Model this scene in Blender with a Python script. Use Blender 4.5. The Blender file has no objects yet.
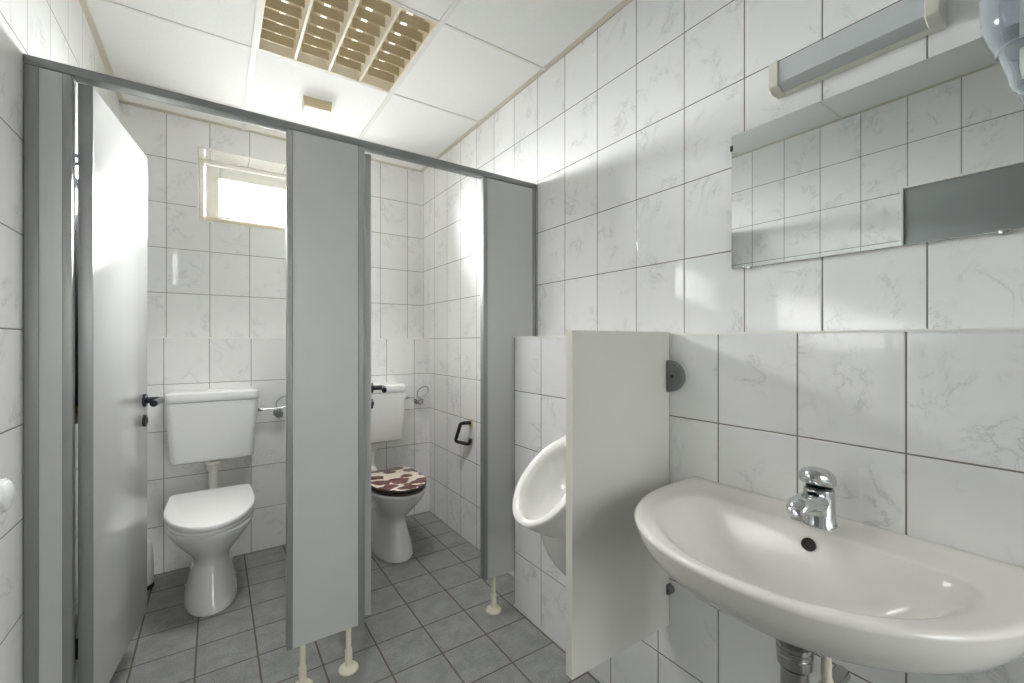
import bpy, bmesh, math, random
from mathutils import Vector, Matrix, Euler
C = bpy.context.scene.collection
sc = bpy.context.scene
PI = math.pi

# ------------------------------------------------------------------ camera
CAM_Z = 1.2253
cd = bpy.data.cameras.new('camera'); cam = bpy.data.objects.new('camera', cd); C.objects.link(cam)
cd.sensor_width = 36.0; cd.lens = 437.24 / 1024 * 36.0; cd.shift_y = 0.57 / 1024
cd.clip_start = 0.01
cam.location = (0, 0, CAM_Z); cam.rotation_euler = (PI / 2, 0, -0.5963)
sc.camera = cam

# ------------------------------------------------------------------ world: overcast daylight, brighter on the window side
W = bpy.data.worlds.new('world'); sc.world = W; W.use_nodes = True
wn = W.node_tree; wn.nodes.clear()
SKY_WINDOW, SKY_REAR, GROUND = 230.0, 6.6, 0.12
wo = wn.nodes.new('ShaderNodeOutputWorld'); bg = wn.nodes.new('ShaderNodeBackground')
tc = wn.nodes.new('ShaderNodeTexCoord'); sx = wn.nodes.new('ShaderNodeSeparateXYZ'); mr = wn.nodes.new('ShaderNodeMapRange')
mr.inputs['From Min'].default_value = -0.3; mr.inputs['From Max'].default_value = 0.3
mr.inputs['To Min'].default_value = SKY_REAR; mr.inputs['To Max'].default_value = SKY_WINDOW
wn.links.new(tc.outputs['Generated'], sx.inputs[0]); wn.links.new(sx.outputs['Y'], mr.inputs['Value'])
mz = wn.nodes.new('ShaderNodeMapRange')   # the ground outside is darker than the sky
mz.inputs['From Min'].default_value = -0.10; mz.inputs['From Max'].default_value = 0.12
mz.inputs['To Min'].default_value = GROUND; mz.inputs['To Max'].default_value = 1.0
wn.links.new(sx.outputs['Z'], mz.inputs['Value'])
mul = wn.nodes.new('ShaderNodeMath'); mul.operation = 'MULTIPLY'
wn.links.new(mr.outputs[0], mul.inputs[0]); wn.links.new(mz.outputs[0], mul.inputs[1])
wn.links.new(mul.outputs[0], bg.inputs['Strength']); bg.inputs['Color'].default_value = (0.99, 0.99, 0.985, 1)
wn.links.new(bg.outputs[0], wo.inputs[0])

# hazy low sun that falls through the small window onto the open stall door
sl = bpy.data.lights.new('sun', 'SUN'); sl.energy = 135.0; sl.angle = math.radians(3); sl.color = (1.0, 0.98, 0.95)
so = bpy.data.objects.new('sun', sl); C.objects.link(so)
so.rotation_euler = Vector((-0.40, -1.0, -0.36)).to_track_quat('-Z', 'Y').to_euler()
ADDED_LAMP_W = 12.5                     # area light added under the ceiling fitting
# portals only guide the sampling of the daylight that enters by the back window and the added rear opening
def portal(loc, rot, sxx, syy):
    l = bpy.data.lights.new('window_portal', 'AREA'); l.shape = 'RECTANGLE'; l.size = sxx; l.size_y = syy
    l.cycles.is_portal = True
    o = bpy.data.objects.new('window_portal', l); o.location = loc; o.rotation_euler = rot; C.objects.link(o)
portal((0.40, 3.40, 2.13), (-PI / 2, 0, 0), 1.0, 0.48)
portal((0.81, -1.36, 1.13), (PI / 2, 0, 0), 1.0, 2.2)

sc.view_settings.view_transform = 'Standard'; sc.view_settings.look = 'None'
sc.view_settings.gamma = 1.0; sc.view_settings.use_curve_mapping = False
sc.view_settings.exposure = 0.12
sc.cycles.max_bounces = 14; sc.cycles.diffuse_bounces = 8; sc.cycles.glossy_bounces = 6
sc.cycles.transparent_max_bounces = 12; sc.cycles.caustics_reflective = False; sc.cycles.caustics_refractive = False

# ------------------------------------------------------------------ room numbers
XR, XL = 1.286, -0.421          # right and left wall
XB = 1.154                      # tiled pre-wall behind sink and urinal
YB, YBL = 3.093, 2.958          # back wall upper, lower pre-wall
YREAR = -1.30
ZC = 2.505
ZL = 1.25                       # top of the pre-walls
YF = 1.68                       # front plane of the stalls
TW = 0.1992

# ------------------------------------------------------------------ materials
def lin(c):
    return tuple(((v / 255) / 12.92 if v / 255 <= 0.04045 else (((v / 255) + 0.055) / 1.055) ** 2.4) for v in c) + (1,)
def new_mat(name):
    m = bpy.data.materials.new(name); m.use_nodes = True
    return m, m.node_tree, m.node_tree.nodes['Principled BSDF']
def mat(name, rgb, rough=0.5, metal=0.0, noise=0.0, nscale=30, bump=0.0, coat=0.0, trans=0.0, ior=1.5):
    m, t, b = new_mat(name)
    b.inputs['Base Color'].default_value = lin(rgb); b.inputs['Roughness'].default_value = rough
    b.inputs['Metallic'].default_value = metal; b.inputs['Coat Weight'].default_value = coat
    b.inputs['Transmission Weight'].default_value = trans; b.inputs['IOR'].default_value = ior
    if noise or bump:
        g = t.nodes.new('ShaderNodeTexCoord'); n = t.nodes.new('ShaderNodeTexNoise')
        n.inputs['Scale'].default_value = nscale; n.inputs['Detail'].default_value = 5
        t.links.new(g.outputs['Object'], n.inputs['Vector'])
        if noise:
            r = t.nodes.new('ShaderNodeMapRange'); r.inputs['From Min'].default_value = 0.3; r.inputs['From Max'].default_value = 0.7
            r.inputs['To Min'].default_value = 1 - noise; r.inputs['To Max'].default_value = 1 + noise
            t.links.new(n.outputs['Fac'], r.inputs['Value'])
            mx = t.nodes.new('ShaderNodeMix'); mx.data_type = 'RGBA'; mx.blend_type = 'MULTIPLY'; mx.inputs[0].default_value = 1
            mx.inputs[6].default_value = lin(rgb); t.links.new(r.outputs[0], mx.inputs[7])
            t.links.new(mx.outputs[2], b.inputs['Base Color'])
        if bump:
            bp = t.nodes.new('ShaderNodeBump'); bp.inputs['Strength'].default_value = bump; bp.inputs['Distance'].default_value = 0.002
            t.links.new(n.outputs['Fac'], bp.inputs['Height']); t.links.new(bp.outputs[0], b.inputs['Normal'])
    return m

def tile_mat(name, uax, u0, us, vax, v0, vs, base, grout, gw, rough, vein=None, vein_amt=0.0, speck=0.0, grout_rough=0.8, bump=0.35, veinscale=9.0):
    m, t, b = new_mat(name); N = t.nodes; L = t.links
    def M(op, a, bb=None, c=None):
        n = N.new('ShaderNodeMath'); n.operation = op
        for i, v in enumerate((a, bb, c)):
            if v is None: continue
            if isinstance(v, (int, float)): n.inputs[i].default_value = v
            else: L.new(v, n.inputs[i])
        return n.outputs[0]
    g = N.new('ShaderNodeNewGeometry'); s = N.new('ShaderNodeSeparateXYZ'); L.new(g.outputs['Position'], s.inputs[0])
    U = M('DIVIDE', M('SUBTRACT', s.outputs[uax], u0), us); V = M('DIVIDE', M('SUBTRACT', s.outputs[vax], v0), vs)
    fu = M('FRACT', U); fv = M('FRACT', V)
    du = M('MULTIPLY', M('MINIMUM', fu, M('SUBTRACT', 1.0, fu)), us)
    dv = M('MULTIPLY', M('MINIMUM', fv, M('SUBTRACT', 1.0, fv)), vs)
    d = M('MINIMUM', du, dv)
    def ramp(x, a, bb, lo=0.0, hi=1.0):
        r = N.new('ShaderNodeMapRange'); r.interpolation_type = 'SMOOTHSTEP'
        r.inputs['From Min'].default_value = a; r.inputs['From Max'].default_value = bb
        r.inputs['To Min'].default_value = lo; r.inputs['To Max'].default_value = hi
        L.new(x, r.inputs['Value']); return r.outputs[0]
    mask = ramp(d, gw * 0.40, gw * 0.60)
    cu = M('FLOOR', U); cv = M('FLOOR', V)
    cx = N.new('ShaderNodeCombineXYZ'); L.new(cu, cx.inputs[0]); L.new(cv, cx.inputs[1])
    wnz = N.new('ShaderNodeTexWhiteNoise'); wnz.noise_dimensions = '3D'; L.new(cx.outputs[0], wnz.inputs['Vector'])
    sc_ = N.new('ShaderNodeVectorMath'); sc_.operation = 'SCALE'; sc_.inputs['Scale'].default_value = 40
    L.new(wnz.outputs['Color'], sc_.inputs[0])
    ad = N.new('ShaderNodeVectorMath'); ad.operation = 'ADD'; L.new(g.outputs['Position'], ad.inputs[0]); L.new(sc_.outputs[0], ad.inputs[1])
    def noise(scale, detail, rough_=0.55, dist=0.0):
        n = N.new('ShaderNodeTexNoise'); n.inputs['Scale'].default_value = scale; n.inputs['Detail'].default_value = detail
        n.inputs['Roughness'].default_value = rough_; n.inputs['Distortion'].default_value = dist
        L.new(ad.outputs[0], n.inputs['Vector']); return n.outputs['Fac']
    def mixc(fac, A, Bc):
        x = N.new('ShaderNodeMix'); x.data_type = 'RGBA'
        if isinstance(fac, float): x.inputs[0].default_value = fac
        else: L.new(fac, x.inputs[0])
        for i, v in ((6, A), (7, Bc)):
            if isinstance(v, tuple): x.inputs[i].default_value = v
            else: L.new(v, x.inputs[i])
        return x.outputs[2]
    tint = M('MULTIPLY_ADD', wnz.outputs['Value'], 0.05, 0.975)
    col = lin(base)
    if vein:
        n1 = noise(veinscale, 6, 0.62, 0.7)
        ridge = ramp(M('ABSOLUTE', M('SUBTRACT', n1, 0.5)), 0.0, 0.022, 1.0, 0.0)
        where = ramp(noise(7.0, 2), 0.47, 0.66)
        soft = ramp(M('ABSOLUTE', M('SUBTRACT', n1, 0.5)), 0.0, 0.09, 0.28, 0.0)
        f = M('MULTIPLY', M('MULTIPLY', M('MAXIMUM', ridge, soft), where), vein_amt)
        col = mixc(f, col, lin(vein))
    if speck:
        sp = ramp(noise(260, 2, 0.7), 0.35, 0.65, 1 - speck, 1 + speck)
        sp2 = ramp(noise(14, 4, 0.6), 0.3, 0.7, 1 - speck * 0.7, 1 + speck * 0.7)
        tint = M('MULTIPLY', tint, M('MULTIPLY', sp, sp2))
    mm = N.new('ShaderNodeMix'); mm.data_type = 'RGBA'; mm.blend_type = 'MULTIPLY'; mm.inputs[0].default_value = 1
    if isinstance(col, tuple): mm.inputs[6].default_value = col
    else: L.new(col, mm.inputs[6])
    L.new(tint, mm.inputs[7])
    L.new(mixc(mask, lin(grout), mm.outputs[2]), b.inputs['Base Color'])
    L.new(ramp(mask, 0, 1, grout_rough, rough), b.inputs['Roughness'])
    h = M('ADD', ramp(d, gw * 0.3, gw * 0.5 + 0.0022), M('MULTIPLY', noise(4.0, 0), 0.05))
    bp = N.new('ShaderNodeBump'); bp.inputs['Strength'].default_value = bump; bp.inputs['Distance'].default_value = 0.0015
    L.new(h, bp.inputs['Height']); L.new(bp.outputs[0], b.inputs['Normal'])
    return m

TB, GR, VN = (234, 234, 233), (116, 111, 103), (150, 153, 160)
tk = dict(base=TB, grout=GR, gw=0.0034, rough=0.035, vein=VN, vein_amt=0.38)
M_RU = tile_mat('tile_right_upper', 1, 1.8743, TW, 2, 1.25, 0.25, **tk)
M_RL = tile_mat('tile_right_lower', 1, 1.2796, TW, 2, 1.25, 0.25, **tk)
M_LW = tile_mat('tile_left', 1, 1.52, 0.1985, 2, 1.258, 0.25, **tk)
tkb = dict(tk); tkb.update(grout=(150, 146, 138), gw=0.0038, vein_amt=0.30)
M_BU = tile_mat('tile_back_upper', 0, -0.225, TW, 2, 1.25, 0.25, **tkb)
M_BL = tile_mat('tile_back_lower', 0, -0.2257, TW, 2, 1.25, 0.25, **tkb)
M_LEDGE = tile_mat('tile_ledge', 1, 1.2796, TW, 0, 0.95, 0.25, **tk)
M_LEDGEB = tile_mat('tile_ledge_back', 0, -0.2257, TW, 1, 2.9, 0.25, **tk)
M_FLOOR = tile_mat('floor_tile', 0, 0.740, 0.2005, 1, 1.578, 0.1962, base=(128, 129, 127), grout=(88, 79, 70), gw=0.0062, rough=0.42, speck=0.2, bump=0.5)
M_CEIL = mat('ceiling_panel', (226, 226, 224), 0.9, noise=0.03, nscale=160, bump=0.25)
M_TBAR = mat('ceiling_bar', (214, 213, 209), 0.5)
M_TRIM = mat('ceiling_trim', (202, 196, 182), 0.6)
M_SILICONE = mat('joint', (176, 174, 168), 0.5)
M_PANEL = mat('panel_laminate', (184, 185, 183), 0.5, noise=0.012, nscale=8)
M_SCREEN = mat('screen_laminate', (214, 214, 207), 0.38, noise=0.015, nscale=6)
M_SCREENEDGE = mat('screen_edge', (222, 220, 208), 0.45)
M_ALU = mat('aluminium', (140, 142, 141), 0.42, metal=0.35)
M_ALUD = mat('aluminium_dark', (120, 122, 121), 0.42, metal=0.35)
M_DOORW = mat('door_laminate', (192, 193, 192), 0.16)
M_BLACK = mat('black_plastic', (24, 24, 30), 0.3)
M_NAVY = mat('navy_plastic', (18, 21, 38), 0.25)
M_CER = mat('ceramic', (226, 226, 222), 0.07, coat=0.4)
M_SINK = mat('sink_ceramic', (230, 228, 222), 0.14, coat=0.15, noise=0.012, nscale=7)
M_PLW = mat('white_plastic', (226, 227, 225), 0.22)
M_SEATW = mat('seat_white', (232, 232, 231), 0.2)
M_PIPE = mat('pipe_white', (214, 213, 207), 0.3)
M_CHROME = mat('chrome', (205, 208, 210), 0.09, metal=1.0)
M_CHROMED = mat('chrome_dull', (186, 186, 182), 0.22, metal=1.0)
M_HOLE = mat('dark_hole', (40, 30, 26), 0.6)
M_MIRROR = mat('mirror_glass', (222, 226, 225), 0.012, metal=1.0)
M_GREYPL = mat('grey_plastic', (110, 113, 111), 0.45)
M_FOOT = mat('foot_cream', (222, 216, 196), 0.4)
M_CREAM = mat('cream_plastic', (190, 177, 145), 0.4)
M_LAMPW = mat('lamp_white', (214, 212, 200), 0.35)
M_DIFF = mat('lamp_diffuser', (190, 196, 197), 0.14, noise=0.02, nscale=9)
M_LOUV = mat('louvre_beige', (182, 168, 138), 0.42, metal=0.15)
M_LOUVL = mat('louvre_light', (226, 219, 200), 0.35, metal=0.1)
M_TUBE = mat('fluorescent_tube', (240, 240, 236), 0.3)
M_TUBE.node_tree.nodes['Principled BSDF'].inputs['Emission Color'].default_value = (1.0, 0.97, 0.92, 1)
M_TUBE.node_tree.nodes['Principled BSDF'].inputs['Emission Strength'].default_value = 0.9
M_WHITE = mat('frame_white', (232, 231, 226), 0.3)
M_SILL = mat('sill_cream', (226, 216, 190), 0.4)
M_WOOD = mat('wood', (186, 142, 92), 0.5, noise=0.12, nscale=25)
M_BAG = mat('dark_fabric', (62, 66, 70), 0.7, noise=0.15, nscale=60, bump=0.3)
M_STRAPBLUE = mat('dark_blue', (70, 84, 98), 0.5)
M_DOORG = mat('door_grey', (134, 137, 137), 0.45)
M_BIN = mat('bin_white', (206, 206, 202), 0.3)
M_RUBBER = mat('rubber_black', (22, 22, 24), 0.6)
M_HOSE = mat('hose', (190, 198, 200), 0.25, metal=0.5)

def glass_pane():
    m, t, b = new_mat('window_glass'); N = t.nodes; L = t.links
    tr = N.new('ShaderNodeBsdfTransparent'); tr.inputs[0].default_value = (0.97, 0.98, 0.98, 1)
    gl = N.new('ShaderNodeBsdfGlossy'); gl.inputs['Roughness'].default_value = 0.05
    fr = N.new('ShaderNodeFresnel'); mx = N.new('ShaderNodeMixShader')
    L.new(fr.outputs[0], mx.inputs[0]); L.new(tr.outputs[0], mx.inputs[1]); L.new(gl.outputs[0], mx.inputs[2])
    L.new(mx.outputs[0], N['Material Output'].inputs[0]); return m
M_GLASS = glass_pane()
def clear_plastic(name, tint, rough=0.05):
    m, t, b = new_mat(name); N = t.nodes; L = t.links
    tr = N.new('ShaderNodeBsdfTransparent'); tr.inputs[0].default_value = tint
    gl = N.new('ShaderNodeBsdfPrincipled'); gl.inputs['Base Color'].default_value = (0.6, 0.66, 0.7, 1); gl.inputs['Roughness'].default_value = rough
    lw = N.new('ShaderNodeLayerWeight'); lw.inputs[0].default_value = 0.35
    mx = N.new('ShaderNodeMixShader')
    r = N.new('ShaderNodeMapRange'); r.inputs['To Min'].default_value = 0.12; r.inputs['To Max'].default_value = 0.9
    L.new(lw.outputs['Facing'], r.inputs['Value']); L.new(r.outputs[0], mx.inputs[0])
    L.new(tr.outputs[0], mx.inputs[1]); L.new(gl.outputs[0], mx.inputs[2])
    L.new(mx.outputs[0], N['Material Output'].inputs[0]); return m
M_CLEAR = clear_plastic('clear_plastic', (0.86, 0.88, 0.88, 1))
M_CLEARB = clear_plastic('clear_plastic_bluish', (0.62, 0.66, 0.70, 1), 0.08)

def giraffe():
    m, t, b = new_mat('giraffe_pattern'); N = t.nodes; L = t.links
    g = N.new('ShaderNodeTexCoord')
    nz = N.new('ShaderNodeTexNoise'); nz.inputs['Scale'].default_value = 14; nz.inputs['Detail'].default_value = 2
    L.new(g.outputs['Object'], nz.inputs['Vector'])
    mxv = N.new('ShaderNodeVectorMath'); mxv.operation = 'MULTIPLY_ADD'; mxv.inputs[1].default_value = (0.05, 0.05, 0.0)
    L.new(nz.outputs['Color'], mxv.inputs[0]); L.new(g.outputs['Object'], mxv.inputs[2])
    mp = N.new('ShaderNodeMapping'); mp.inputs['Scale'].default_value = (0.85, 1.1, 0.0); L.new(mxv.outputs[0], mp.inputs[0])
    v = N.new('ShaderNodeTexVoronoi'); v.feature = 'SMOOTH_F1'; v.inputs['Smoothness'].default_value = 0.25; v.inputs['Scale'].default_value = 13.0; v.inputs['Randomness'].default_value = 0.75
    L.new(mp.outputs[0], v.inputs['Vector'])
    r = N.new('ShaderNodeMapRange'); r.interpolation_type = 'SMOOTHSTEP'; r.inputs['From Min'].default_value = 0.58; r.inputs['From Max'].default_value = 0.53
    L.new(v.outputs['Distance'], r.inputs['Value'])
    n2 = N.new('ShaderNodeTexNoise'); n2.inputs['Scale'].default_value = 60; L.new(g.outputs['Object'], n2.inputs['Vector'])
    br = N.new('ShaderNodeMix'); br.data_type = 'RGBA'; br.inputs[6].default_value = lin((88, 40, 32)); br.inputs[7].default_value = lin((124, 64, 52))
    L.new(n2.outputs['Fac'], br.inputs[0])
    mx = N.new('ShaderNodeMix'); mx.data_type = 'RGBA'; mx.inputs[6].default_value = lin((232, 222, 206))
    L.new(r.outputs[0], mx.inputs[0]); L.new(br.outputs[2], mx.inputs[7]); L.new(mx.outputs[2], b.inputs['Base Color'])
    b.inputs['Roughness'].default_value = 0.12; b.inputs['Coat Weight'].default_value = 0.5
    return m
M_GIR = giraffe()
M_BROWN = mat('dark_brown_edge', (66, 50, 40), 0.15, coat=0.5)

# ------------------------------------------------------------------ mesh builder
class MB:
    def __init__(self): self.bm = bmesh.new(); self.mi = 0
    def _tag(self, n0):
        self.bm.faces.ensure_lookup_table()
        for f in self.bm.faces[n0:]: f.material_index = self.mi
    def box(self, lo, hi, bev=0.0, seg=2, rot=None, at=None):
        n0 = len(self.bm.faces)
        lo, hi = Vector(lo), Vector(hi); b2 = bmesh.new()
        bmesh.ops.create_cube(b2, size=1.0)
        for v in b2.verts: v.co = Vector(((v.co.x + .5) * (hi.x - lo.x) + lo.x, (v.co.y + .5) * (hi.y - lo.y) + lo.y, (v.co.z + .5) * (hi.z - lo.z) + lo.z))
        if bev: bmesh.ops.bevel(b2, geom=b2.edges[:], offset=bev, segments=seg, affect='EDGES', profile=0.5)
        self.merge(b2, rot, at); self._tag(n0); return self
    def merge(self, b2, rot=None, at=None):
        mp = {}
        for v in b2.verts:
            c = v.co.copy()
            if rot is not None: c = rot @ c
            if at is not None: c = c + Vector(at)
            mp[v] = self.bm.verts.new(c)
        for f in b2.faces: self.bm.faces.new([mp[v] for v in f.verts])
        b2.free()
    def loft(self, rings, cap0=True, cap1=True, closed=True):
        n0 = len(self.bm.faces)
        R = [[self.bm.verts.new(p) for p in r] for r in rings]
        n = len(R[0])
        for a, b in zip(R, R[1:]):
            for i in range(n if closed else n - 1):
                j = (i + 1) % n
                self.bm.faces.new((a[i], a[j], b[j], b[i]))
        if cap0: self.bm.faces.new(list(reversed(R[0])))
        if cap1: self.bm.faces.new(R[-1])
        self._tag(n0); return self
    def lathe(self, prof, seg=32, M=None, cap=True):
        M = M or Matrix()
        rings = [[M @ Vector((r * math.cos(2 * PI * i / seg), r * math.sin(2 * PI * i / seg), z)) for i in range(seg)] for r, z in prof]
        return self.loft(rings, cap, cap)
    def tube(self, pts, r, seg=12, smooth_sub=0):
        pts = [Vector(p) for p in pts]
        if smooth_sub:
            q = []
            n = len(pts)
            for i in range(n - 1):
                p0, p1, p2, p3 = pts[max(i - 1, 0)], pts[i], pts[i + 1], pts[min(i + 2, n - 1)]
                for k in range(smooth_sub):
                    t = k / smooth_sub
                    q.append(0.5 * ((2 * p1) + (-p0 + p2) * t + (2 * p0 - 5 * p1 + 4 * p2 - p3) * t * t + (-p0 + 3 * p1 - 3 * p2 + p3) * t ** 3))
            q.append(pts[-1]); pts = q
        rr = r if isinstance(r, (list, tuple)) else [r] * len(pts)
        rings = []; up = None
        for i, p in enumerate(pts):
            d = (pts[min(i + 1, len(pts) - 1)] - pts[max(i - 1, 0)]).normalized()
            if up is None: up = Vector((0, 0, 1)) if abs(d.z) < 0.9 else Vector((1, 0, 0))
            s = d.cross(up).normalized(); up = s.cross(d).normalized()
            rings.append([p + (s * math.cos(2 * PI * k / seg) + up * math.sin(2 * PI * k / seg)) * rr[i] for k in range(seg)])
        return self.loft(rings)
    def prism(self, poly, vec):
        vec = Vector(vec)
        return self.loft([[Vector(p) for p in poly], [Vector(p) + vec for p in poly]])
    def quad(self, *pts):
        n0 = len(self.bm.faces); self.bm.faces.new([self.bm.verts.new(p) for p in pts]); self._tag(n0); return self
    def build(self, name, mats, parent=None, loc=None, angle=35, sub=0, bevel=0.0):
        bmesh.ops.recalc_face_normals(self.bm, faces=self.bm.faces[:])
        me = bpy.data.meshes.new(name); self.bm.to_mesh(me); self.bm.free()
        for m in (mats if isinstance(mats, (list, tuple)) else [mats]): me.materials.append(m)
        for p in me.polygons: p.use_smooth = True
        me.set_sharp_from_angle(angle=math.radians(angle))
        o = bpy.data.objects.new(name, me); C.objects.link(o)
        if loc is not None: o.location = loc
        if parent: o.parent = parent
        if bevel:
            b = o.modifiers.new('bevel', 'BEVEL'); b.width = bevel; b.segments = 2; b.limit_method = 'ANGLE'
        if sub:
            s = o.modifiers.new('sub', 'SUBSURF'); s.levels = sub; s.render_levels = sub
        return o

def thing(name, label, cat, loc=(0, 0, 0), rz=0.0, group=None):
    o = bpy.data.objects.new(name, None); C.objects.link(o); o.empty_display_size = 0.05
    o.location = loc; o.rotation_euler = (0, 0, rz); return tag(o, label, cat, group)
def tag(o, label, cat, group=None):
    o['label'] = label; o['category'] = cat
    if group: o['group'] = group
    return o
def struct(o, label=None, cat=None):
    o['kind'] = 'structure'
    if label: o['label'] = label
    if cat: o['category'] = cat
    return o
def dup(root, loc, rz, label):
    r = root.copy(); C.objects.link(r); r.location = loc; r.rotation_euler = (0, 0, rz); r['label'] = label
    for ch in list(root.children):
        c = ch.copy(); C.objects.link(c); c.parent = r
        for g in ch.children:
            d = g.copy(); C.objects.link(d); d.parent = c
    return r

# ------------------------------------------------------------------ setting
def room():
    m = MB(); m.box((XL - .2, YREAR - .15, -.1), (XR + .2, YB + .3, 0)); struct(m.build('floor', M_FLOOR), 'grey square tiled floor', 'floor')
    # ceiling with the cell of the light fitting left open
    bx = [XL - .2, 0.140, 0.750, XR + .2]; by = [YREAR - .15, 1.610, 2.210, YB + .3]
    m = MB()
    for i in range(3):
        for j in range(3):
            if i == 1 and j == 1: continue
            m.box((bx[i], by[j], ZC), (bx[i + 1], by[j + 1], ZC + 0.14))
    m.box((bx[1], by[1], ZC + .13), (bx[2], by[2], ZC + .14))
    ce = struct(m.build('ceiling', M_CEIL), 'white suspended ceiling of square panels', 'ceiling')
    g = MB(); hw = 0.011
    for x in (0.140, 0.750):
        g.box((x - hw, YREAR, ZC - .004), (x + hw, YB, ZC + .0005))
    y = 1.610
    ys = [1.010, 0.410, -0.190, -0.790, 1.610, 2.210, 2.810]
    for y in ys:
        for x0, x1 in ((XL, .140 - hw), (.140 + hw, .750 - hw), (.750 + hw, XR)):
            g.box((x0, y - hw * .6, ZC - .003), (x1, y + hw * .6, ZC + .0005))
    g.build('ceiling_grid', M_TBAR, ce)
    # right wall with its pre-wall
    m = MB()
    m.mi = 0; m.box((XR, YREAR - .15, -.1), (XR + .2, YB + .3, ZC + .1))
    m.mi = 1; m.quad((XB, YREAR, 0), (XB, YREAR, ZL), (XB, YF - .001, ZL), (XB, YF - .001, 0))
    m.mi = 2; m.quad((XB, YREAR, ZL), (XR, YREAR, ZL), (XR, YF - .001, ZL), (XB, YF - .001, ZL))
    m.quad((XB, YF - .001, 0), (XB, YF - .001, ZL), (XR, YF - .001, ZL), (XR, YF - .001, 0))
    struct(m.build('wall_right', [M_RU, M_RL, M_LEDGE]), 'marbled white tiled wall with the sink', 'wall')
    m = MB(); m.box((XL - .2, YREAR - .15, -.1), (XL, YB + .3, ZC + .1)); struct(m.build('wall_left', M_LW), 'marbled white tiled wall on the left', 'wall')
    # back wall with window opening
    wx0, wx1, wz0, wz1 = WIN
    m = MB(); m.mi = 0; yb2 = YB + .3
    m.box((XL, YB, -.1), (wx0, yb2, ZC + .1)); m.box((wx1, YB, -.1), (XR, yb2, ZC + .1))
    m.box((wx0, YB, -.1), (wx1, yb2, wz0)); m.box((wx0, YB, wz1), (wx1, yb2, ZC + .1))
    m.mi = 1; m.quad((XL, YBL, 0), (XL, YBL, ZL), (XR, YBL, ZL), (XR, YBL, 0))
    m.mi = 2; m.quad((XL, YBL, ZL), (XL, YB, ZL), (XR, YB, ZL), (XR, YBL, ZL))
    struct(m.build('wall_back', [M_BU, M_BL, M_LEDGEB]), 'white tiled wall behind the toilets', 'wall')
    # rear wall behind the camera with an unseen glazed opening added for frontal daylight
    m = MB(); y0, y1 = YREAR - .15, YREAR; a, b, c, d = .37, 1.25, 0.06, 2.20
    m.box((XL, y0, -.1), (a, y1, ZC + .1)); m.box((b, y0, -.1), (XR, y1, ZC + .1)); m.box((a, y0, -.1), (b, y1, c)); m.box((a, y0, d), (b, y1, ZC + .1))
    struct(m.build('wall_front', M_BU), 'tiled wall opposite the toilets', 'wall')
    m = MB(); f = .05; yy0, yy1 = YREAR - .12, YREAR - .06
    m.box((a, yy0, c), (a + f, yy1, d)); m.box((b - f, yy0, c), (b, yy1, d)); m.box((a + f, yy0, c), (b - f, yy1, c + f)); m.box((a + f, yy0, d - f), (b - f, yy1, d))
    w2 = struct(m.build('added_rear_window', M_WHITE, bevel=.004), 'added white framed glazed opening behind the viewpoint, lets in frontal daylight', 'window')
    m = MB(); m.box((a + f, YREAR - .093, c + f), (b - f, YREAR - .088, d - f)); m.build('window_pane', M_GLASS, w2)
    # trims along the ceiling and silicone joints
    m = MB(); m.box((XR - .022, YREAR, ZC - .002), (XR, YB, ZC)); m.box((XR - .003, YREAR, ZC - .005), (XR, YB, ZC)); struct(m.build('trim_1', M_TRIM), 'beige edge strip along ceiling and right wall', 'trim')
    m = MB(); m.box((XL, YREAR, ZC - .002), (XL + .022, YB, ZC)); m.box((XL, YREAR, ZC - .005), (XL + .004, YB, ZC)); struct(m.build('trim_2', M_TRIM), 'beige edge strip along ceiling and left wall', 'trim')
    m = MB(); m.box((XL, YB - .022, ZC - .002), (XR, YB, ZC)); m.box((XL, YB - .003, ZC - .008), (XR, YB, ZC)); struct(m.build('trim_3', M_TRIM), 'beige edge strip along ceiling and back wall', 'trim')
    m = MB(); m.prism([(XB - .006, YREAR, 0), (XB, YREAR, 0), (XB, YREAR, .006)], (0, YF - .001 - YREAR, 0)); struct(m.build('baseboard_right', M_SILICONE), 'light joint between floor and sink wall', 'trim')
    m = MB(); m.box((XB - .0015, YREAR, ZL - .004), (XB + .01, YF - .0015, ZL + .0015)); struct(m.build('trim_4', M_WHITE), 'thin white edge on the ledge above the sink', 'trim')
    m = MB(); m.box((XL, YBL - .0015, ZL - .004), (XR, YBL + .01, ZL + .0015)); struct(m.build('trim_5', M_WHITE), 'thin white edge on the ledge above the toilets', 'trim')

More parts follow.
